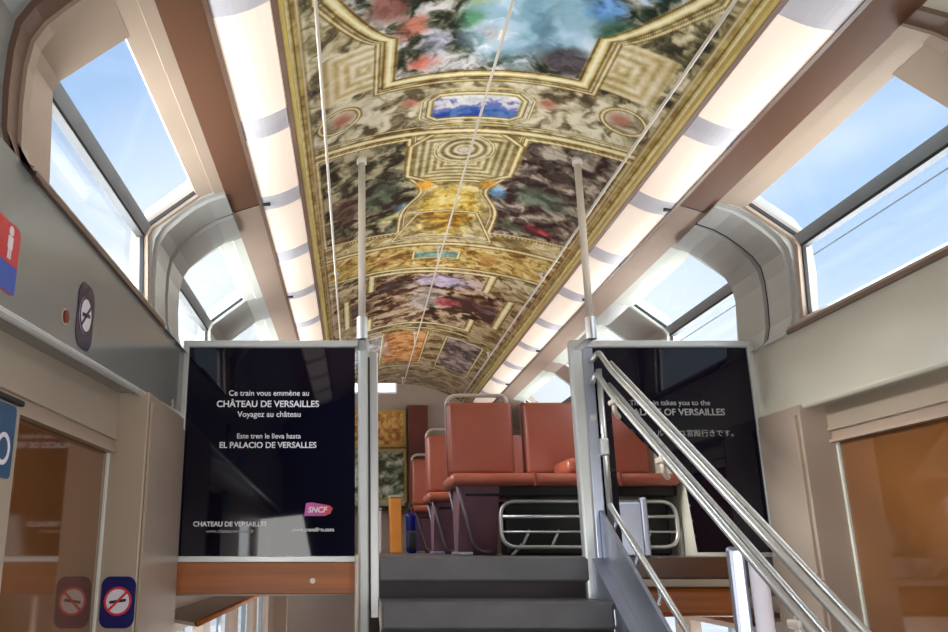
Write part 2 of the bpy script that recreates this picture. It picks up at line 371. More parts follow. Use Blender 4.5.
# --- left and right walls, upper laminate band
zb = {-1: (.565, .635), 1: (.60, .615)}      # lower edge at Y=1.9 and Y=3.8
for s in (-1, 1):
    side = 'left' if s < 0 else 'right'
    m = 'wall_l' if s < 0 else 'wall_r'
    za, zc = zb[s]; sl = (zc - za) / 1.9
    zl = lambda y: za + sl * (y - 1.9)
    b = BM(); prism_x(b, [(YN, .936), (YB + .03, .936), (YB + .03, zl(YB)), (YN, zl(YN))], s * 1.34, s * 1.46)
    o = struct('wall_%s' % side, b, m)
    # rounded lower lip
    b = BM()
    tube(b, [(s * 1.352, YN, zl(YN)), (s * 1.352, YB, zl(YB))], .014, 10); obj('lip', b, 'alu' if s < 0 else 'wall_r', o)
    # saloon side wall beyond the partition
    b = BM(); prism_x(b, [(YB + .03, .936), (YE, .936), (YE, -.13), (YB + .03, -.13)], s * 1.34, s * 1.46)
    struct('wall_%s_saloon' % side, b, 'wall_r')
    # beige lintel under the band with two grooves
    zd = .388 if s < 0 else .466
    yc = 3.12 if s < 0 else 3.42
    b = BM(); prism_x(b, [(YN, zl(YN) + .02), (yc + .02, zl(yc) + .02), (yc + .02, zd + .045), (YN, zd + .045)], s * 1.435, s * 1.52)
    lt = struct('wall_%s_lintel' % side, b, 'beige')
    b = BM(); prism_x(b, [(YN, zd + .04), (yc + .02, zd + .04), (yc + .02, zd + .0), (YN, zd + .0)], s * 1.443, s * 1.52); obj('lower_band', b, 'taupe', lt)
    b = BM(); prism_x(b, [(YN, zd + .052), (yc + .02, zd + .052), (yc + .02, zd + .04), (YN, zd + .04)], s * 1.428, s * 1.44); obj('ridge', b, 'beige', lt)
    b = BM(); prism_x(b, [(YN, zd + .004), (yc, zd + .004), (yc, zd - .008), (YN, zd - .008)], s * 1.430, s * 1.46); obj('ridge', b, 'frame', lt)
    # pillar beside the door
    b = BM()
    box(b, s * 1.322, s * 1.53, yc, YB + .02, -2.2, zl(yc) + .004, .004)
    pl = struct('wall_%s_pillar' % side, b, 'beige' if s < 0 else 'beige2')
    b = BM(); box(b, s * 1.312, s * 1.33, yc + .03, YB - .03, -2.2, .56, .004); obj('side_panel', b, 'beige2', pl)
    b = BM(); box(b, s * 1.455, s * 1.475, yc - .012, yc + .004, -1.5, zd, .003); obj('edge_strip', b, 'frame_w', pl)
    b = BM(); box(b, s * 1.310, s * 1.320, yc + .018, yc + .026, -1.5, .575); obj('edge_line', b, 'frame', pl)
    # slim aluminium channel where the black panel meets the wall
    b = BM(); box(b, s * 1.318, s * 1.345, YB - .02, YB + .02, .0, .985, .004); struct('trim_%d' % (7 if s < 0 else 8), b, 'alu')
    # internal door : glossy brown leaf
    b = BM(); box(b, s * 1.465, s * 1.50, 2.12 if s < 0 else 1.6, yc, -1.55, zd)
    d = struct('door_%d' % (1 if s < 0 else 2), b, 'door')
    # wall nearer than the door (beside and behind the camera) and exterior door with window
    b = BM()
    y9 = 2.12 if s < 0 else 1.6
    prism_x(b, [(1.25, zd), (y9, zd), (y9, -1.55), (1.25, -1.55)], s * 1.40, s * 1.48)
    struct('wall_%s_near' % side, b, 'beige')
    b = BM()
    for (ya, yb_, z0, z1) in ((YN, 1.25, -1.55, -.65), (YN, 1.25, .25, zd), (YN, -1.2, -.65, .25), (-.15, .05, -.65, .25), (1.1, 1.25, -.65, .25)):
        prism_x(b, [(ya, z0), (yb_, z0), (yb_, z1), (ya, z1)], s * 1.42, s * 1.48)
    d = struct('door_%d' % (3 if s < 0 else 4), b, 'beige2')
    b = BM(); box(b, s * 1.445, s * 1.455, -1.2, -.15, -.65, .25); box(b, s * 1.445, s * 1.455, .05, 1.1, -.65, .25); obj('pane', b, 'glass', d)
b = BM(); box(b, -1.6, 1.6, YN - .1, YN, -1.6, 2.0); struct('wall_back', b, mat('slate_end_wall', (66, 74, 96), .4, var=.1))

# ================================================================== CEILING MURAL (generic baroque print)
def vnoise(x, y, seed=0):
    xi = np.floor(x).astype(np.int64); yi = np.floor(y).astype(np.int64); xf = x - xi; yf = y - yi
    u = xf * xf * (3 - 2 * xf); v = yf * yf * (3 - 2 * yf)
    def h(i, j):
        n = (i * 374761393 + j * 668265263 + seed * 1442695041) & 0x7fffffff
        n = ((n ^ (n >> 13)) * 1274126177) & 0x7fffffff
        return ((n ^ (n >> 16)) & 0xffff) / 65535.
    return (h(xi, yi) * (1 - u) + h(xi + 1, yi) * u) * (1 - v) + (h(xi, yi + 1) * (1 - u) + h(xi + 1, yi + 1) * u) * v
def fbm(x, y, sc, seed=0, oc=4):
    t = 0; a = .5; tot = 0
    for k in range(oc):
        t = t + a * vnoise(x * sc * 2 ** k + 17.3 * k, y * sc * 2 ** k + 9.1 * k, seed + k); tot += a; a *= .55
    return t / tot
def ramp(v, stops):
    xs = [s[0] for s in stops]; cs = np.array([s[1] for s in stops], float)
    return np.stack([np.interp(v, xs, cs[:, k]) for k in range(3)], -1)
GOLD = [(0, (88, 68, 34)), (.28, (170, 140, 76)), (.5, (216, 190, 114)), (.75, (242, 226, 164)), (1, (254, 246, 208))]
CREAM = [(0, (92, 78, 56)), (.35, (150, 138, 108)), (.6, (196, 184, 152)), (1, (232, 222, 198))]
def paint(a, y):
    sh = a.shape
    wx = fbm(a, y, 9, 50) - .5; wy = fbm(a, y, 9, 60) - .5
    a2 = a + wx * .16; y2 = y + wy * .16
    n1 = fbm(a2, y2, 14, 1, 5); n2 = fbm(a2, y2 * .8, 5, 7, 4); n3 = fbm(a2, y2, 30, 13, 3)
    nn = np.clip((n1 - .48) * 3.0 + .5 + (n3 - .5) * .7, 0, 1); n2c = np.clip((n2 - .5) * 2.6 + .5, 0, 1); n3c = np.clip((n3 - .5) * 2.4 + .5, 0, 1)
    col = ramp(nn * .75 + n3c * .25, [(0, (44, 42, 30)), (.25, (92, 84, 58)), (.45, (142, 130, 90)), (.62, (190, 176, 130)), (1, (244, 232, 196))])
    aa = np.abs(a); xx = aa
    def put(mask, c):
        mk = np.clip(mask, 0, 1)[..., None]
        nonlocal col
        col = col * (1 - mk) + np.asarray(c) * mk
    def st(d, w=.004): return np.clip(.5 - d / w / 2, 0, 1)   # 1 inside (d<0)
    def gold(d, w, seed=0, lo=0.0):
        """moulding centred on d=0 with width w, profiled"""
        t = d / w
        v = .50 + .50 * np.cos(t * PI * 1.25) + .12 * np.cos(t * PI * 4) + (n3c - .5) * .25
        put(st(np.abs(d) - w), ramp(np.clip(v - lo, 0, 1), GOLD))
    # ---- tint zones of background
    warm = np.clip((y - 5.2) / .6, 0, 1) * 1.7
    col = col * (1 - .25 * warm[..., None]) + np.array((140, 88, 48)) * .25 * warm[..., None]
    put(st(np.abs(y - 3.2) - .2, .03) * .55, ramp(nn, CREAM))
    # ---- first great scene : |a|<w(y), y<3.0
    wv = np.where(y > 2.66, .40, .40 + np.clip((2.66 - y) / .36, 0, 1) ** .7 * .22)
    wv = np.where(y < 1.7, .62 - np.clip((1.7 - y) / .4, 0, 1) * .2, wv)
    dA = np.maximum(aa - wv, np.maximum(y - 2.99 + .12 * a * a, 1.1 - y))
    # background of frame: nested steps near its lower corners
    dn = np.maximum(aa - .66, np.maximum(np.abs(y - 2.80) - .16, .40 - aa))
    stp = .5 + .5 * np.cos(np.maximum(np.abs(aa - .50), np.abs(y - 2.80) * .85) * 150) * .7 + (n1 - .5) * 1.4
    put(st(dn), ramp(np.clip(.35 + .6 * stp + (n3c - .5) * .2, 0, 1), [(0, (120, 98, 56)), (.5, (206, 180, 120)), (1, (246, 236, 206))]))
    scene = ramp(nn, [(0, (28, 38, 30)), (.25, (58, 70, 52)), (.42, (96, 98, 78)), (.6, (150, 146, 134)), (.8, (204, 200, 198)), (1, (238, 232, 226))])
    sky = ramp(n2c, [(0, (92, 132, 152)), (.4, (136, 178, 196)), (.7, (176, 208, 228)), (1, (214, 232, 242))])
    ds = np.hypot((a - .13) / 1.15, (y - 2.62) / 1.25) - .23 - (n2 - .5) * .25
    mk = st(ds, .05)[..., None]; scene = scene * (1 - mk) + sky * mk
    for (cx, cy, r, c) in ((-.33, 2.62, .06, (156, 82, 62)), (-.28, 2.86, .045, (196, 92, 74)), (.36, 2.5, .07, (70, 120, 176)), (.44, 2.62, .08, (36, 72, 48)), (-.12, 2.62, .05, (58, 112, 74)), (.3, 2.85, .09, (44, 40, 44)), (-.02, 2.72, .06, (232, 226, 226)), (-.22, 2.74, .07, (168, 168, 188)), (.47, 2.33, .06, (92, 150, 206)), (-.4, 2.45, .08, (112, 60, 50)), (-.1, 2.42, .09, (120, 140, 96)), (.25, 2.4, .06, (70, 92, 60))):
        m_ = st(np.hypot(a - cx, y - cy) - r - (n1 - .5) * .16, .03)[..., None] * .85
        scene = scene * (1 - m_) + (np.array(c) * (.7 + .6 * nn[..., None])) * m_
    put(st(dA), scene)
    gold(dA, .030, lo=-.05); gold(dA - .048, .012, lo=.2)
    # ---- cartouche with blue landscape
    dC = np.maximum(np.maximum(aa - .20, np.abs(y - 3.245) - .10), (aa + np.abs(y - 3.245) - .265) * .8)
    land = ramp(np.clip(nn * .55 + (3.255 - y) * 4.5 + .2, 0, 1), [(0, (32, 60, 150)), (.35, (70, 120, 178)), (.55, (110, 104, 186)), (.7, (214, 214, 214)), (1, (250, 246, 236))])
    put(st(dC - .045), ramp(nn, CREAM)); put(st(dC), land); gold(dC - .006, .016)
    gold(np.abs(dC - .045), .008)
    # wreath medallions beside
    dW = np.hypot((aa - .60), (y - 3.12)) - .085
    put(st(dW), ramp(nn, [(0, (104, 88, 60)), (.5, (160, 146, 116)), (1, (222, 210, 184))])); gold(dW, .012, lo=.1)
    m_ = st(np.hypot(aa - .59, y - 3.12) - .035 - (n1 - .5) * .08, .02); put(m_ * .7, (168, 78, 54))
    m_ = st(np.hypot(aa - .30, y - 3.16) - .035 - (n1 - .5) * .08, .02); put(m_ * .7, (190, 96, 78))
    # ---- gold arc
    yA = 3.47 - .17 * (a / .78) ** 2
    # ---- second zone: dark paintings either side of the octagon
    z2 = (y > yA) & (y < 4.95)
    put(z2 * 1.0, ramp(nn * .7 + n3c * .3, [(0, (98, 80, 44)), (.4, (164, 140, 84)), (.7, (206, 184, 126)), (1, (244, 230, 182))]))
    inner = .30 - .10 * np.exp(-((y - 4.12) / .17) ** 2) - .02
    dP = np.maximum(np.maximum(inner - aa, aa - .705), np.maximum(yA + .055 - y, y - 4.72 + .3 * (a / .78) ** 2))
    ldark = ramp(nn, [(0, (26, 32, 26)), (.35, (60, 66, 50)), (.6, (98, 98, 74)), (.85, (142, 134, 102)), (1, (190, 176, 140))])
    rdark = ramp(nn, [(0, (34, 30, 30)), (.35, (72, 64, 58)), (.6, (104, 96, 82)), (.85, (146, 128, 112)), (1, (196, 180, 160))])
    sc2 = np.where((a < 0)[..., None], ldark, rdark)
    for (cx, cy, rx, ry, c) in ((-.25, 4.3, .08, .07, (132, 168, 190)), (-.33, 4.42, .13, .05, (196, 196, 128)), (-.40, 4.05, .09, .18, (66, 84, 66)), (.24, 4.12, .055, .06, (122, 178, 222)), (.45, 4.05, .14, .12, (84, 102, 84)), (.52, 4.45, .09, .05, (176, 56, 62)), (.36, 4.5, .1, .06, (60, 70, 52)), (-.58, 4.1, .06, .16, (84, 62, 52)), (.62, 4.6, .05, .05, (58, 76, 110)), (-.62, 4.5, .05, .06, (128, 96, 60))):
        m_ = st((np.hypot((a - cx) / rx, (y - cy) / ry) - 1) * .06 - (n1 - .5) * .06, .02)[..., None] * .85
        sc2 = sc2 * (1 - m_) + np.array(c) * (.75 + .5 * nn[..., None]) * m_
    put(st(dP), sc2); gold(dP - .004, .016); gold(dP - .03, .007, lo=.15)
    # octagon with rosette
    ox, oy = aa, np.abs(y - 3.74)
    dO = np.maximum(np.maximum(ox - .265, oy - .27), (ox * .9 + oy - .40) * .75)
    rg = np.hypot(a - .0, (y - 3.66))
    put(st(dO), ramp(np.clip(.5 + .38 * np.cos(np.maximum(ox, oy * .95) * 170) + (n3c - .5) * .35, 0, 1), [(0, (112, 92, 52)), (.5, (184, 164, 106)), (1, (238, 228, 186))]))
    put(st(rg - .135), ramp(np.clip(.5 + .42 * np.cos(rg * 150) + (n3c - .5) * .35, 0, 1), [(0, (88, 72, 46)), (.5, (166, 146, 96)), (1, (232, 220, 178))]))
    put(st(rg - .028), (214, 196, 186))
    gold(dO, .018); gold(rg - .145, .008)
    # gilded swags below
    dG = np.hypot(a / .17, (y - 4.42) / .34) - 1
    put(st(dG * .1 - (n1 - .5) * .1, .02) * .9, ramp(nn * .6 + n3c * .4, [(0, (120, 78, 22)), (.4, (196, 148, 44)), (.7, (232, 194, 84)), (1, (250, 232, 160))]))
    for sx in (-1, 1):
        m_ = st(np.hypot((a - sx * .16) / .7, y - 4.03) - .055 - (n1 - .5) * .08, .02); put(m_ * .85, (204, 138, 48) * (.7 + .6 * nn[..., None]))
    dT = np.maximum(np.abs(y - 4.62) - .2, aa - .30 + (4.8 - y) * .35); gold(dT, .014)
    gold(y - yA, .030, lo=-.03); gold(y - yA + .055, .010, lo=.2)
    # ---- gilded cross band 4.9-5.4
    yC = 4.95 - .28 * (a / .78) ** 2; yD = 5.42 - .30 * (a / .78) ** 2
    zb_ = (y > yC) & (y < yD)
    put(zb_ * 1., ramp(nn * .5 + n3c * .5, [(0, (104, 72, 30)), (.35, (170, 128, 56)), (.65, (214, 176, 92)), (1, (248, 226, 160))]))
    dR = np.maximum(aa - .15, np.abs(y - 5.14) - .07); put(st(dR), ramp(nn, [(0, (78, 112, 100)), (1, (160, 190, 172))])); gold(dR, .012)
    m_ = st(np.hypot(aa - .34, (y - 5.14)) - .05 - (n1 - .5) * .08, .02); put(m_ * .6, (190, 106, 58))
    gold(y - yC, .036); gold(y - yD, .030)
    # ---- third scene 5.5-6.9
    wl = np.where((y > 5.75) & (y < 6.5), .60, .42)
    dD = np.maximum(aa - wl, np.maximum(yD + .07 - y, y - 6.85))
    s3 = ramp(nn, [(0, (36, 26, 20)), (.3, (84, 58, 40)), (.55, (128, 94, 66)), (.8, (172, 140, 106)), (1, (206, 178, 146))])
    for (cx, cy, rx, ry, c) in ((.10, 5.7, .2, .13, (172, 158, 186)), (.02, 6.15, .12, .3, (160, 146, 136)), (.32, 6.15, .14, .12, (58, 30, 30)), (.18, 6.2, .09, .1, (168, 66, 72)), (-.28, 5.75, .11, .12, (52, 42, 40)), (-.5, 6.1, .08, .16, (56, 40, 34)), (.5, 6.2, .08, .18, (78, 52, 56))):
        m_ = st((np.hypot((a - cx) / rx, (y - cy) / ry) - 1) * .06 - (n1 - .5) * .07, .02)[..., None] * .85
        s3 = s3 * (1 - m_) + np.array(c) * (.75 + .5 * nn[..., None]) * m_
    put(st(dD), s3); gold(dD, .032, lo=-.1)
    # ---- last panels: russet
    dE = np.maximum(np.abs(a + .08) - .2, np.abs(y - 7.75) - .62)
    put(st(dE), ramp(nn, [(0, (140, 78, 36)), (.5, (192, 116, 62)), (1, (226, 160, 100))])); gold(dE, .014, lo=.15)
    dF = np.maximum(np.abs(aa - .45) - .16, np.abs(y - 7.8) - .6)
    put(st(dF), ramp(nn, [(0, (56, 44, 44)), (.5, (118, 96, 90)), (1, (176, 152, 140))])); gold(dF, .012, lo=.15)
    gold(y - 7.02, .03, lo=.1); gold(y - 8.55, .03, lo=.1)
    # ---- printed seams and long gilt borders
    for k in (1.9, 3.57, 5.25, 6.9, 8.6): put(st(np.abs(y - k) - .0025, .003) * .5, (60, 54, 44))
    dB = aa - .745
    put(st(.716 - aa), ramp(np.clip(.5 + (nn - .5) * .9, 0, 1), [(0, (92, 68, 28)), (.5, (176, 142, 66)), (1, (232, 208, 124))]))
    gold(dB - .014, .022, lo=-.1); gold(dB + .024, .010)
    return 255 * np.clip(col / 255, 0, 1) ** .86
an = np.linspace(-.784, .784, 300)
ys = [1.2]
while ys[-1] < YE - .02: ys.append(ys[-1] + .0052 * max(1, ys[-1] / 2.6) ** 1.1)
ys[-1] = YE - .02; ys = np.array(ys)
AA, YY = np.meshgrid(an, ys)
colr = paint(AA, YY)
ZZ = ceil(AA)
R_, K_ = AA.shape
me = bpy.data.meshes.new('ceiling_mural')
co = np.stack([AA, YY, ZZ], -1).reshape(-1, 3)
ii = (np.arange(R_ - 1)[:, None] * K_ + np.arange(K_ - 1)[None]).reshape(-1)
fc = np.stack([ii, ii + K_, ii + K_ + 1, ii + 1], -1)
me.vertices.add(len(co)); me.vertices.foreach_set('co', co.ravel())
me.loops.add(fc.size); me.loops.foreach_set('vertex_index', fc.ravel().astype(np.int32))
me.polygons.add(len(fc)); me.polygons.foreach_set('loop_start', (np.arange(len(fc)) * 4).astype(np.int32))
me.update(calc_edges=True); me.validate()
at = me.color_attributes.new('print', 'FLOAT_COLOR', 'POINT')
at.data.foreach_set('color', np.concatenate([lin(colr.reshape(-1, 3)), np.ones((len(co), 1))], 1).astype(np.float32).ravel())
def print_mat(name, rough):
    m = bpy.data.materials.new(name); m.use_nodes = True
    n = m.node_tree; bb = n.nodes['Principled BSDF']; v = n.nodes.new('ShaderNodeVertexColor'); v.layer_name = 'print'
    n.links.new(v.outputs[0], bb.inputs['Base Color']); bb.inputs['Roughness'].default_value = rough
    return m
M['mural'] = print_mat('printed_ceiling_film', .22)
mur = thing('ceiling_mural', 'long curved ceiling covered by a gilded baroque painting print', 'ceiling mural', (0, 5, 1.66))
me.transform(Matrix.Translation((0, -5, -1.66)))
mo = bpy.data.objects.new('printed_sheet', me); me.materials.append(M['mural']); C.objects.link(mo); mo.parent = mur
for p in me.polygons: p.use_smooth = True
for s in (-1, 1):
    b = BM(); prism(b, mir([(.755, 1.652), (.784, 1.648), (.784, 1.665), (.755, 1.675)], s), 1.2, YE - .02); obj('edge_strip', b, M.setdefault('gilt', mat('gilt_edge', (196, 170, 96), .3, metal=.3, var=.12, scale=9)), mur)
b = BM(); prism(b, [(a, float(ceil(a))) for a in np.linspace(-.784, .784, 25)] + [(a, float(ceil(a)) + .02) for a in np.linspace(.784, -.784, 25)], YN, 1.2); struct('ceiling_vestibule', b, 'taupe')

# ================================================================== LAMP STRIPS
for s in (-1, 1):
    side = 'left' if s < 0 else 'right'
    t = thing('light_strip', 'long cream fluorescent light strip along the %s side of the painted ceiling' % side, 'ceiling light', (s * .88, 5, 1.6), 'light strips along the ceiling')
    prof = [(.795, 1.650)] + [(.795 + .17 * k / 8, 1.648 - .062 * k / 8 - .012 * math.sin(PI * k / 8)) for k in range(9)] + [(.966, 1.60)]
    top = [(.966, 1.63), (.795, 1.68)]
    js = [y + SH[s] * .5 for y in (-1.4, -.7, 0, .7, 1.4, 2.15, 2.93, 3.62, 4.35, 5.08, 5.8, 6.5, 7.2, 7.9, 8.6, 9.3)]
    for k, (y0, y1) in enumerate(zip(js[:-1], js[1:])):
        b = BM(); prism(b, mir(prof + top, s), y0 + .075, y1 - .075); obj('diffuser', b, 'lamp', t)
    for k, y in enumerate(js):
        p2 = [(x, z - .001) for x, z in prof]
        b = BM(); prism(b, mir(p2 + top, s), y - .075, y + .075); j = obj('joint_cover', b, 'joint', t)
        if k in (7, 9, 11, 13):
            b = BM(); box(b, s * .93, s * .968, y - .008, y + .008, 1.576, 1.60, .003); obj('clip', b, 'gasket', j)

# ================================================================== CEILING RAILS AND POLES
for a, z, lab, k in ((-.657, 1.685, 'thin white tube rail under the left edge of the painted ceiling', 0), (0, 1.812, 'thin white tube rail down the middle of the painted ceiling', 1), (.657, 1.685, 'thin white tube rail under the right edge of the painted ceiling', 2)):
    y0 = 1.4
    t = thing('ceiling_grab_rail', lab, 'grab rail', (a, y0, z), 'grab rails under the ceiling')
    b = BM(); tube(b, [(a, y0, z), (a, 9.3, z)], .0055 if k == 1 else .0068, 10); obj('tube', b, 'rail_w', t, True)
    b = BM()
    for y in (y0 + .02, 5.0, 7.2, 9.2):
        tube(b, [(a, y, z), (a, y, float(ceil(a)) + .01)], .007, 10)
        disc(b, (a, y, float(ceil(a)) - .008), (1, 0, 0), (0, 1, 0), .018, 20, depth=.01)
        obj('bracket', b, 'rail_w', t, True); b = BM()
    b.free()
for a, lab, k in ((-.503, 'vertical white pole from ceiling down to the left partition corner', 0), (.515, 'vertical white pole from ceiling down to the right partition corner', 1)):
    zt = float(ceil(a)); y = 3.54
    t = thing('grab_pole', lab, 'pole', (a, y, .95), 'vertical poles at the stair head')
    b = BM(); tube(b, [(a, y, .93), (a, y, zt + .01)], .0165, 16); obj('tube', b, 'rail_w', t, True)
    b = BM(); disc(b, (a, y, zt - .03), (1, 0, 0), (0, 1, 0), .024, 24, depth=.035); obj('ceiling_flange', b, 'rail_w', t, True)
    b = BM(); tube(b, [(a, y, .93), (a, y, 1.03)], .024, 16); box(b, a - .02, a + .02, y, YB - .02, .935, .965, .005); obj('foot_bracket', b, 'steel', t)

# ================================================================== PARTITIONS
Lp = thing('stair_partition', 'black glossy partition panel left of the stairs with white Versailles lettering', 'partition', (-.9, YB, 0))
b = BM(); box(b, -1.318, -.535, YB - .005, YB + .012, .0, .955); pn = obj('panel', b, 'black', Lp)
b = BM(); box(b, -1.34, -.50, YB - .022, YB + .03, .952, .986, .008); obj('top_rail', b, 'alu', Lp)
b = BM(); box(b, -1.32, -.53, YB - .015, YB + .03, -.022, .004, .003); obj('bottom_rail', b, 'alu', Lp)
def txt(s, width, px, py, Y, parent, m='text', h=None, bold=0.01, slant=0):
    u = (px - 356) / F; v = (316 - py) / F; c, sn = math.cos(TH), math.sin(TH)
    d = (u, c - v * sn, sn + v * c); t = Y / d[1]
    me = text_mesh(s, width, (d[0] * t - .53, Y, d[2] * t + .03), h, bold, slant=slant)
    return obj('lettering', me, m, parent)
kx = 1 / 225.
yt = YB - .0065
txt('Ce train vous emmène au', 84 * kx, 269, 393, yt, pn)
txt('CHÂTEAU DE VERSAILLES', 107 * kx, 268, 403, yt, pn, bold=.02)
txt('Voyagez au château', 66 * kx, 269, 415, yt, pn)
txt('Este tren le lleva hasta', 66 * kx, 269, 436, yt, pn)
txt('EL PALACIO DE VERSALLES', 100 * kx, 268, 445, yt, pn, bold=.02)
txt('CHATEAU DE VERSAILLES', 74 * kx, 230, 524, yt, pn, bold=.03)
txt('www.chateauversailles.fr', 48 * kx, 230, 531, yt, pn, m='text_g')
txt('www.transilien.com', 42 * kx, 313, 529.5, yt, pn, bold=.03)
# railway logo: rounded wedge, pink to orange, white letters
M['logo'] = bpy.data.materials.new('logo_gradient'); M['logo'].use_nodes = True
n = M['logo'].node_tree; tcx = n.nodes.new('ShaderNodeTexCoord'); sp = n.nodes.new('ShaderNodeSeparateXYZ'); rp = n.nodes.new('ShaderNodeValToRGB')
n.links.new(tcx.outputs['Generated'], sp.inputs[0]); n.links.new(sp.outputs[0], rp.inputs[0])
rp.color_ramp.elements[0].color = (*lin((206, 92, 176)), 1); rp.color_ramp.elements[1].color = (*lin((206, 60, 40)), 1); rp.color_ramp.elements[0].position = .25
n.links.new(rp.outputs[0], n.nodes['Principled BSDF'].inputs['Base Color'])
xc, zc_ = -.700, .205
b = BM(); prism(b, [(xc - .062, zc_ - .028), (xc + .03, zc_ - .028), (xc + .055, zc_ - .018), (xc + .066, zc_ + .006), (xc + .05, zc_ + .018), (xc - .03, zc_ + .031), (xc - .055, zc_ + .028)], YB - .0075, YB - .005)
lg = obj('logo', b, M['logo'], pn)
me = text_mesh('SNCF', .088, (xc - .002, YB - .0082, zc_ - .001), .026, .03, slant=.2); obj('lettering', me, 'text', lg)

Lpost = thing('partition_post', 'tall grey aluminium post at the left side of the stair head', 'post', (-.47, YB, -.4), 'posts beside the stair opening')
b = BM(); box(b, -.522, -.468, YB - .03, YB + .03, -1.4, .988, .012); obj('profile', b, 'alu', Lpost)
b = BM(); box(b, -.470, -.428, YB - .024, YB + .024, -1.4, .93, .006); obj('profile', b, 'steel', Lpost)
b = BM(); box(b, -.474, -.466, YB - .033, YB - .02, -1.4, .90); obj('groove', b, 'gasket', Lpost)
b = BM(); tube(b, [(-.527, YB - .05, -1.3), (-.527, YB - .05, .01)], .009, 12); obj('round_edge', b, 'rail_w', Lpost, True)

Rp = thing('stair_partition', 'black glossy partition panel right of the stairs, cut diagonally along the handrail', 'partition', (.95, YB, 0))
b = BM(); prism(b, [(.585, .955), (1.320, .955), (1.320, .02), (.99, .02), (.97, .30), (.84, .46), (.655, .66), (.655, .0), (.585, .0)], YB - .005, YB + .012); pr = obj('panel', b, 'black', Rp)
b = BM(); box(b, .53, 1.34, YB - .022, YB + .03, .952, .986, .008); obj('top_rail', b, 'alu', Rp)
b = BM(); box(b, .625, .78, YB + .03, YB + .05, .0, .24, .01); box(b, .76, .79, YB + .02, YB + .06, .0, .26, .008); obj('kick_panel', b, 'steel_b', Rp)
txt('This train takes you to the', 84 * kx, 670, 403.5, yt, pr, m='text_g')
txt('PALACE OF VERSAILLES', 100 * kx, 677, 412, yt, pr, m='text_g', bold=.02)
txt('ヴェルサイユ宮殿行きです。', 94 * kx, 688, 433, yt, pr, m='text_g', bold=.0)
Rpost = thing('partition_post', 'tall grey aluminium post at the right side of the stair head', 'post', (.54, YB, 0), 'posts beside the stair opening')
b = BM(); box(b, .478, .535, YB - .03, YB + .03, -.2, .988, .012); obj('profile', b, 'alu', Rpost)
b = BM(); box(b, .533, .585, YB - .026, YB + .026, -.1, .95, .006); obj('profile', b, 'steel_b', Rpost)
b = BM(); tube(b, [(.60, YB - .045, .12), (.60, YB - .045, .84)], .014, 12); obj('tube', b, 'steel', Rpost, True)
b = BM(); box(b, .575, .615, YB - .065, YB - .02, .44, .52, .008); obj('latch', b, 'steel', Rpost)
b = BM(); box(b, .545, .575, YB - .04, YB - .02, .6, .63, .004); obj('bolt', b, 'steel', Rpost)

# ================================================================== STAIRS
st = thing('staircase', 'dark grey staircase climbing to the upper deck between the partitions', 'stairs', (0, 2.6, -1.55))
rise, run = .172, .30
for k in range(9):
    y0 = YB - run * k; z0 = -rise * k
    if k:
        b = BM(); box(b, -.43, .50, y0 - .02, y0 + run + .02, z0 - .03, z0, .003); obj('tread', b, 'step', st)
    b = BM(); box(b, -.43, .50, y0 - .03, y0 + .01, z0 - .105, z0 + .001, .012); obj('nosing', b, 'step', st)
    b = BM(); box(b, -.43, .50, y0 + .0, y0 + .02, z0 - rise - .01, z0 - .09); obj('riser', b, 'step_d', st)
def slope(y): return .02 - .585 * (YB - y)
b = BM(); prism_x(b, [(YB - .02, .0), (YB - .02, -.5), (1.2, slope(1.2) - .45), (1.2, slope(1.2))], .505, .555); obj('stringer', b, 'steel_b', st)
b = BM(); prism_x(b, [(YB - .035, .20), (YB - .035, -.5), (2.7, slope(2.7) - .3), (2.7, slope(2.7) + .16)], .556, .572); obj('side_plate', b, 'steel_b', st)
b = BM(); prism_x(b, [(YB - .03, -.25), (YB - .03, -.7), (1.2, slope(1.2) - .65), (1.2, slope(1.2) - .2)], -.47, -.43); obj('stringer', b, 'step_d', st)

def railp(y, dz): return .90 + dz - .60 * (YB - .05 - y)
hr = thing('stair_handrail', 'pair of steel handrails running down the right side of the stairs', 'handrail', (.6, 2.6, -1.0))
xh = .595
for dz, dx, name in ((0, .008, 'upper_tube'), (-.10, -.008, 'lower_tube')):
    b = BM(); tube(b, [(.565, YB - .04, .93 + dz - .06), (xh + dx, YB - .05, .925 + dz), (xh + dx, YB - .22, railp(YB - .22, dz)), (xh + dx, 1.1, railp(1.1, dz))], .0125, 14, rad=.05)
    obj(name, b, 'steel', hr, True)
    b = BM(); tube(b, [(xh + dx + .026, YB - .14, railp(YB - .14, dz) + .004), (xh + dx + .026, 1.1, railp(1.1, dz) + .004)], .0095, 12); obj(name, b, 'steel', hr, True)
for y in (3.52, 3.02, 2.2):
    b = BM(); zz = railp(y, -.10)
    tube(b, [(xh - .012, y, zz), (xh - .012, y, zz - .055), (xh + .02, y + .05, zz - .075)], .011, 10, rad=.02)
    box(b, xh - .03, xh + .01, y - .03, y + .03, zz - .03, zz - .008, .006)
    obj('bracket', b, 'rail_w', hr)
lr = thing('low_stair_rail', 'short steel rail low along the right stair stringer', 'handrail', (.62, 2.6, -.5))
b = BM(); tube(b, [(.60, YB - .04, .23), (.60, YB - .08, .20), (.60, 2.64, .20 - .60 * (YB - .08 - 2.64))], .013, 12, rad=.04); obj('tube', b, 'steel', lr, True)
for y in (3.66, 3.42, 3.2, 2.98, 2.74):
    z = .20 - .60 * (YB - .08 - y)
    b = BM(); tube(b, [(.60, y, z), (.59, y, z - .03), (.582, y, z - .05)], .007, 8); box(b, .587, .613, y - .015, y + .015, z - .02, z + .004, .004); obj('bracket', b, 'steel_b', lr)
nw = thing('handrail_newel', 'pale lavender metal post carrying the stair handrails in the foreground', 'post', (.66, 2.5, -1.4))
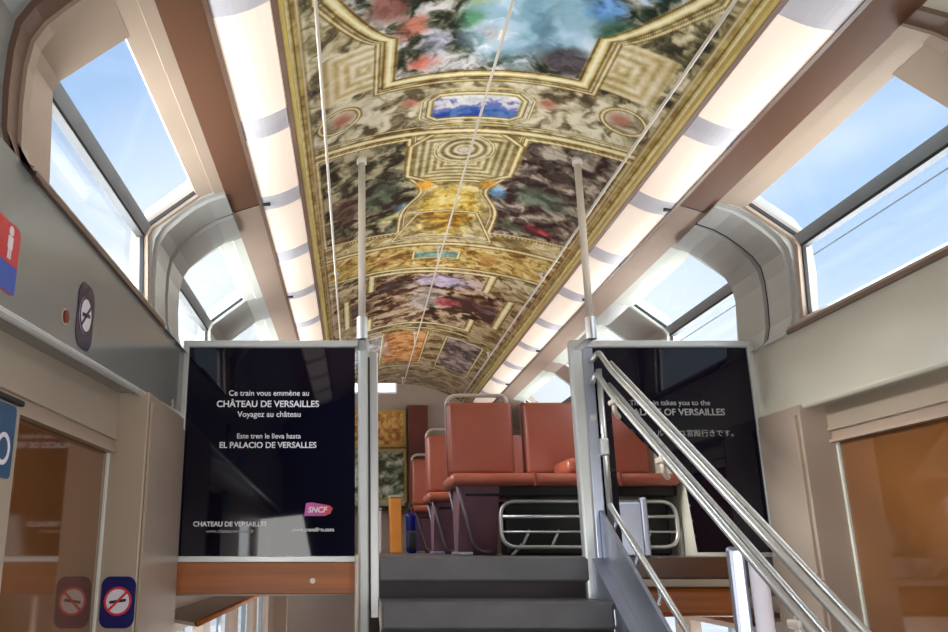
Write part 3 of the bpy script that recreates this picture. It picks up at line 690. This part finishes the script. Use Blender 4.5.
b = BM(); box(b, .575, .625, 2.54, 2.57, -1.5, .04, .012); obj('flat_bar', b, 'steel_b', nw)
b = BM(); tube(b, [(.652, 2.53, -1.5), (.652, 2.53, .0)], .026, 18); obj('tube', b, 'white_s', nw, True)

# ================================================================== LOWER LEVEL SEEN BELOW THE PARTITIONS
b = BM(); box(b, -1.34, -.53, YB - .01, YB + .05, -.155, -.022, .004); o = obj('fascia_board', b, 'wood'); tag(o, 'orange wooden board under the left black partition', 'board')
b = BM(); disc(b, (-.72, YB - .012, -.10), (1, 0, 0), (0, 0, 1), .012, 16, depth=.003); bmo = obj('screw', b, 'rail_w', o)
b = BM(); box(b, .60, 1.14, YB - .01, YB + .018, -.09, .0, .004); o = obj('edge_board', b, 'wood_d'); tag(o, 'dark brown edge board of the upper floor behind the right stair rail', 'board')
b = BM(); box(b, .60, 1.14, YB - .05, YB + .06, -.125, -.092, .006); o = obj('floor_ledge', b, 'beige'); tag(o, 'pale ledge between the two brown boards behind the handrail', 'ledge')
b = BM(); box(b, .60, 1.14, YB - .02, YB + .05, -.25, -.128, .02); o = obj('fascia_board', b, 'wood'); tag(o, 'orange wooden board with rounded edge below the right partition', 'board')
b = BM(); box(b, -1.7, 1.7, YB + .12, YE, -.17, -.135); struct('ceiling_lower', b, 'beige2')
nn_ = 20
for s in (-1, 1):
    side = 'left' if s < 0 else 'right'
    wy = [(YB + .3 + k * 1.25, YB + 1.3 + k * 1.25) for k in range(4)]
    b = BM(); prism_x(b, [(YB, -.17), (YE, -.17), (YE, -.36), (YB, -.36)], s * 1.42, s * 1.48)
    prism_x(b, [(YB, -1.1), (YE, -1.1), (YE, -2.25), (YB, -2.25)], s * 1.42, s * 1.48)
    ye = YB
    for y0, y1 in wy + [(YE, YE)]:
        prism_x(b, [(ye, -.36), (y0, -.36), (y0, -1.1), (ye, -1.1)], s * 1.42, s * 1.48); ye = y1
    struct('wall_%s_lower' % side, b, 'taupe')
    for y0, y1 in wy:
        nn_ += 1; w = struct('window_%d' % nn_)
        b = BM(); prism_x(b, [(y0, -.36), (y1, -.36), (y1, -1.1), (y0, -1.1)], s * 1.45, s * 1.455); obj('pane', b, 'glass', w)
        b = BM(); prism_x(b, [(y0 + .48, -.36), (y0 + .52, -.36), (y0 + .52, -1.1), (y0 + .48, -1.1)], s * 1.43, s * 1.46); obj('mullion', b, 'bar', w)
    t = thing('luggage_rack', 'long slim luggage rack above the lower deck windows, %s side' % side, 'luggage rack', (s * 1.3, YB + .3, -.3), 'lower deck luggage racks')
    b = BM(); prism(b, mir([(1.24, -.285), (1.42, -.25), (1.42, -.265), (1.24, -.30)], s), YB + .1, YE - .1); obj('shelf', b, 'beige', t)
    b = BM(); tube(b, [(s * 1.235, YB + .1, -.285), (s * 1.235, YE - .1, -.285)], .014, 10); obj('edge_tube', b, 'wood', t, True)
b = BM(); box(b, -1.6, 1.6, YE - .05, YE, -2.25, -.17); struct('wall_far_lower', b, 'taupe')
b = BM(); box(b, -.86, -.44, YB + .35, YB + .40, -2.2, -.135, .006); struct('wall_stairwell', b, 'taupe')
b = BM(); box(b, .56, .60, YB + .2, YB + 1.4, -2.2, -.135, .006); struct('wall_stairwell_right', b, 'beige2')

# ================================================================== SEATS
def bench(Y):
    t = thing('bench_seat', 'x', 'train seat', (.03, Y, 0), 'terracotta train benches right of the aisle')
    def pad(x0, x1, y0, y1, z0, z1, bev, tilt=0, seg=4):
        b = BM(); box(b, x0, x1, y0, y1, z0, z1, bev, seg)
        if tilt: bmesh.ops.rotate(b, verts=b.verts, cent=(0, y1, z0), matrix=Matrix.Rotation(tilt, 3, 'X'))
        return b
    xs = ((.045, .475), (.53, .96), (1.015, 1.32))
    for x0, x1 in xs:
        o = obj('backrest', pad(x0 + .008, x1 - .008, Y - .08, Y + .0, .475, .94, .032, -.05), 'leather', t, True)
        b = pad(x0, x1, Y - .025, Y + .035, .44, .95, .026, -.05, 3); obj('piping', b, 'leather_d', o, True)
    # seat cushion, continuous with rounded front roll
    b = BM(); box(b, .01, 1.33, Y - .50, Y - .02, .385, .455, .033, 5); cu = obj('seat_cushion', b, 'leather', t, True)
    for xx in (.495, .98):
        b = BM(); box(b, xx - .008, xx + .008, Y - .503, Y - .03, .38, .459, .005); obj('seam', b, 'leather_d', cu)
    b = BM(); box(b, .69, .80, Y - .46, Y - .10, .455, .545, .035, 4); obj('armrest', b, 'leather', t, True)
    b = BM(); box(b, .10, 1.33, Y - .40, Y - .05, .33, .39, .01); obj('seat_pan', b, 'seat_black', t)
    # hoop handle around the aisle backrest
    yy = Y + .045
    b = BM(); tube(b, [(.058, yy - .02, .46), (.058, yy, 1.0), (.45, yy, 1.0), (.45, yy, .9)], .013, 12, rad=.07); obj('handle', b, 'rail_w', t, True)
    # plum side shell sloping to the floor, with bent edge tube
    b = BM(); prism_x(b, [(Y - .42, .385), (Y - .02, .385), (Y - .06, .0), (Y - .22, .0)], .07, .30)
    obj('side_shell', b, 'seat_side', t)
    b = BM(); tube(b, [(.055, Y - .44, .385), (.17, Y - .25, .03), (.27, Y - .25, .015)], .011, 10, rad=.05); obj('leg', b, 'leg_tube', t, True)
    b = BM(); tube(b, [(.055, Y - .06, .385), (.12, Y - .04, .0)], .011, 10); obj('leg', b, 'leg_tube', t, True)
    b = BM(); box(b, .06, .15, Y - .30, Y + .02, .0, .02, .006); obj('foot', b, 'steel_b', t)
    return t
b1 = bench(5.27)
b1['label'] = 'nearest terracotta leather bench seat facing the stairs, three seats wide'
rows = [(6.85, 'second terracotta bench seat, partly hidden behind the nearest bench by the aisle'), (8.75, 'farthest terracotta bench seat, a sliver beside the end wall')]
for Y, lab in rows:
    c = copy_tree(b1); c.location.y = Y; c['label'] = lab
# heater with looped guard under the nearest bench
h = thing('heater_guard', 'chrome looped guard rail in front of black heater below nearest bench', 'heater guard', (.9, 5.05, 0))
b = BM(); tube(b, [(.30, 4.86, .045), (.30, 4.86, .30), (1.31, 4.86, .30), (1.31, 4.86, .045)], .012, 12, closed=True, rad=.09); obj('loop', b, 'steel', h, True)
for z in (.215, .13):
    b = BM(); tube(b, [(.31, 4.86, z), (1.30, 4.86, z)], .007 if z < .2 else .011, 10); obj('bar', b, 'steel', h, True)
for x in (.45, .62, .80, .98, 1.15):
    b = BM(); tube(b, [(x - .03, 4.88, .05), (x + .02, 4.90, .14)], .008, 8); obj('strut', b, 'steel', h, True)
b = BM(); tube(b, [(.36, 4.88, .0), (.42, 4.88, .06)], .01, 8); obj('foot', b, 'steel', h, True)
b = BM(); box(b, .34, 1.30, 4.95, 5.13, .0, .30, .012); obj('heater', b, 'seat_black', h)

# objects near the aisle, in front of the far wall
b = BM(); box(b, -.20, -.09, 8.2, 8.5, .0, .52, .01); o = obj('cabinet', b, 'amber'); tag(o, 'narrow amber wooden cabinet standing by the far end wall', 'cabinet')
b = BM(); box(b, -.205, -.085, 8.19, 8.51, .52, .545, .004); obj('top', b, 'beige', o)
g = thing('waste_bin', 'small white bin on the floor beside amber cabinet', 'bin', (-.34, 8.4, 0))
b = BM(); box(b, -.37, -.28, 8.3, 8.45, .0, .42, .012); obj('body', b, 'white_s', g)
b = BM(); box(b, -.375, -.275, 8.295, 8.455, .40, .43, .006); obj('lid', b, 'bar', g)
b = thing('bag', 'blue and black bag standing on the floor beside the farthest bench', 'bag', (-.02, 8.0, .3))
q = BM(); box(q, -.075, .03, 7.72, 7.86, .0, .36, .035, 4); obj('body', q, 'navy', b, True)
q = BM(); box(q, -.065, .02, 7.70, 7.74, .04, .20, .02, 3); obj('pocket', q, 'gasket', b, True)
q = BM(); tube(q, [(-.05, 7.79, .34), (-.03, 7.79, .46), (.01, 7.79, .34)], .008, 8, rad=.04); obj('strap', q, 'gasket', b, True)

# far end wall with prints
b = BM(); box(b, -1.45, 1.45, YE, YE + .08, -.13, 1.95); struct('wall_end', b, 'taupe')
def print_panel(name, label, x0, x1, z0, z1, Y, fn, parent=None):
    nx, nz_ = 90, 90
    X_, Z_ = np.meshgrid(np.linspace(x0, x1, nx), np.linspace(z0, z1, nz_))
    c_ = fn(X_, Z_)
    me = bpy.data.meshes.new(name); bm = bmesh.new()
    vs_ = [bm.verts.new((x, Y, z)) for x, z in zip(X_.ravel(), Z_.ravel())]
    for j in range(nz_ - 1):
        for i in range(nx - 1):
            k = j * nx + i; bm.faces.new((vs_[k], vs_[k + 1], vs_[k + nx + 1], vs_[k + nx]))
    bm.to_mesh(me); bm.free()
    at = me.color_attributes.new('print', 'FLOAT_COLOR', 'POINT')
    at.data.foreach_set('color', np.concatenate([lin(np.clip(c_, 0, 255).reshape(-1, 3)), np.ones((nx * nz_, 1))], 1).astype(np.float32).ravel())
    t = thing(name, label, 'wall print', ((x0 + x1) / 2, Y, (z0 + z1) / 2))
    me.transform(Matrix.Translation(-t.location)); me.materials.append(M['mural'])
    o = bpy.data.objects.new('printed_sheet', me); C.objects.link(o); o.parent = t
    b = BM()
    for (a0, a1, c0, c1) in ((x0 - .03, x0, z0 - .03, z1 + .03), (x1, x1 + .03, z0 - .03, z1 + .03), (x0, x1, z0 - .03, z0), (x0, x1, z1, z1 + .03)):
        box(b, a0, a1, Y - .02, Y + .03, c0, c1)
    obj('frame', b, 'gilt', t)
    return t
print_panel('wall_print', 'golden brown brocade print on the far end wall above the aisle', -.62, .02, 1.20, 1.58, YE - .03,
    lambda x, z: ramp(np.clip(.5 + (fbm(x, z, 22, 3, 3) - .5) * 2.4, 0, 1), [(0, (150, 96, 34)), (.5, (206, 140, 66)), (1, (240, 196, 120))]))
print_panel('wall_print', 'grey green relief print low on the far end wall beside the seats', -.62, .02, .58, 1.12, YE - .03,
    lambda x, z: ramp(np.clip(.5 + (fbm(x + fbm(x, z, 6, 2) * .2, z, 13, 5, 4) - .5) * 3, 0, 1), [(0, (70, 66, 46)), (.4, (122, 134, 108)), (.7, (186, 182, 158)), (1, (228, 222, 204))]))
b = BM(); box(b, .07, .30, YE - .16, YE - .02, .0, 1.64, .01); o = obj('door_post', b, M.setdefault('mahog', mat('mahogany', (106, 44, 34), .35, var=.2, scale=4))); o['kind'] = 'structure'; o.name = 'trim_9'
b = BM(); box(b, -.62, .02, YE - .18, YE - .03, .50, .545, .01); o = obj('shelf', b, 'beige'); tag(o, 'narrow pale shelf on the end wall below the relief print', 'shelf')
# glowing box made up for a bright window reflection under the far ceiling
g = thing('ceiling_display', 'white lit information display under the far end of ceiling', 'display', (-.33, 8.6, 1.6))
b = BM(); box(b, -.56, -.10, 8.55, 8.62, 1.62, 1.73, .008); obj('case', b, 'white_s', g)
b = BM(); box(b, -.54, -.12, 8.535, 8.548, 1.635, 1.715); obj('screen', b, mat('lit_screen', (240, 246, 255), .3, emit=.9), g)
b = BM(); tube(b, [(-.33, 8.58, 1.72), (-.33, 8.58, 1.88)], .015, 8); obj('bracket', b, 'steel', g)

# ================================================================== STICKERS AND SIGNS
def no_smoking(parent, c, a, b_, w, h, rad, base, band, disc_m='white_s', k=1):
    """navy plate, white disc, red ring and slash, cigarette; a = right vector, b_ = up vector, normal toward the viewer"""
    a = Vector(a).normalized(); b_ = Vector(b_).normalized(); n = a.cross(b_); c = Vector(c)
    q = BM(); rrect(q, c, a, b_, w, h, rad, .002); p = obj('plate', q, base, parent)
    r = min(w * .40, h * .33); cc = c + n * .002 + b_ * h * .02
    q = BM(); disc(q, cc, a, b_, r, 32, depth=.001); obj('disc', q, disc_m, p)
    q = BM(); disc(q, cc + n * .001, a, b_, r, 32, r0=r * .84, depth=.001); obj('ring', q, band, p)
    def bar(ang, L, T, off, m, name):
        d = a * math.cos(ang) + b_ * math.sin(ang); e_ = -a * math.sin(ang) + b_ * math.cos(ang)
        q = BM(); rrect(q, cc + n * (.001 + off), d, e_, L, T, T * .2, .001); obj(name, q, m, p)
    bar(math.radians(8), r * 1.2, r * .2, 0, 'gasket', 'cigarette')
    bar(math.radians(45), r * 1.8, r * .17, .001, band, 'slash')
    return p
t = thing('no_smoking_sticker', 'tall dark navy no smoking sticker on the grey left wall panel', 'sticker', (-1.338, 2.36, .69))
no_smoking(t, (-1.339, 2.365, .70), (0, 1, 0), (0, 0, 1), .145, .20, .05, 'navy_d', 'navy_d')
t = thing('no_smoking_sticker', 'rounded blue no smoking sticker on the beige pillar beside the brown door', 'sticker', (-1.384, 3.115, -.15))
no_smoking(t, (-1.384, 3.118, -.150), (1, 0, 0), (0, 0, 1), .124, .176, .032, 'navy', 'red_s')
t = thing('safety_sticker', 'red and blue safety sticker at the left edge of the picture', 'sticker', (-1.338, 1.76, .685))
q = BM(); rrect(q, (-1.339, 1.76, .685), (0, 1, 0), (0, 0, 1), .19, .165, .02, .002); p = obj('plate', q, 'red_s', t)
q = BM(); box(q, -1.3365, -1.3360, 1.667, 1.853, .605, .67); obj('lower_band', q, 'blue_s', p)
q = BM(); disc(q, (-1.3365, 1.80, .748), (0, 1, 0), (0, 0, 1), .012, 20, depth=.0012)
box(q, -1.3365, -1.3352, 1.787, 1.813, .705, .735, 0); box(q, -1.3365, -1.3352, 1.791, 1.798, .68, .705); box(q, -1.3365, -1.3352, 1.802, 1.809, .68, .705); obj('pictogram', q, 'white_s', p)
t = thing('call_button', 'small dark red round button on the grey left wall panel', 'button', (-1.34, 2.26, .66))
q = BM(); disc(q, (-1.340, 2.195, .652), (0, 1, 0), (0, 0, 1), .024, 28, depth=.004); obj('bezel', q, 'beige2', t)
q = BM(); disc(q, (-1.337, 2.195, .652), (0, 1, 0), (0, 0, 1), .018, 28, depth=.006); obj('cap', q, 'button', t)
t = thing('door_sign', 'slate blue pictogram sign at the left edge beside the brown door', 'sign', (-1.40, 2.0, .3))
q = BM(); rrect(q, (-1.399, 1.99, .29), (0, 1, 0), (0, 0, 1), .20, .18, .015, .003); p = obj('plate', q, 'teal_s', t)
q = BM(); disc(q, (-1.396, 2.03, .27), (0, 1, 0), (0, 0, 1), .04, 28, r0=.028, depth=.001); obj('ring', q, 'white_s', p)
q = BM(); box(q, -1.402, -1.385, 1.88, 2.11, .385, .40, .004); obj('upper_rim', q, 'gasket', p)
t = thing('wall_fastener', 'small pale round fastener at the lower corner of the grey wall', 'fastener', (-1.3, 3.6, .6))
q = BM(); disc(q, (-1.345, 3.60, .652), (0, 1, 0), (0, 0, 1), .020, 24, r0=.009, depth=.006); obj('ring', q, 'rail_w', t)

# overhead line outside
b = BM(); tube(b, [(5.9, -20, 4.02), (5.9, 60, 4.02)], .009, 8); o = obj('overhead_wire', b, 'wire'); tag(o, 'thin dark cable crossing the sky outside the right window', 'cable')
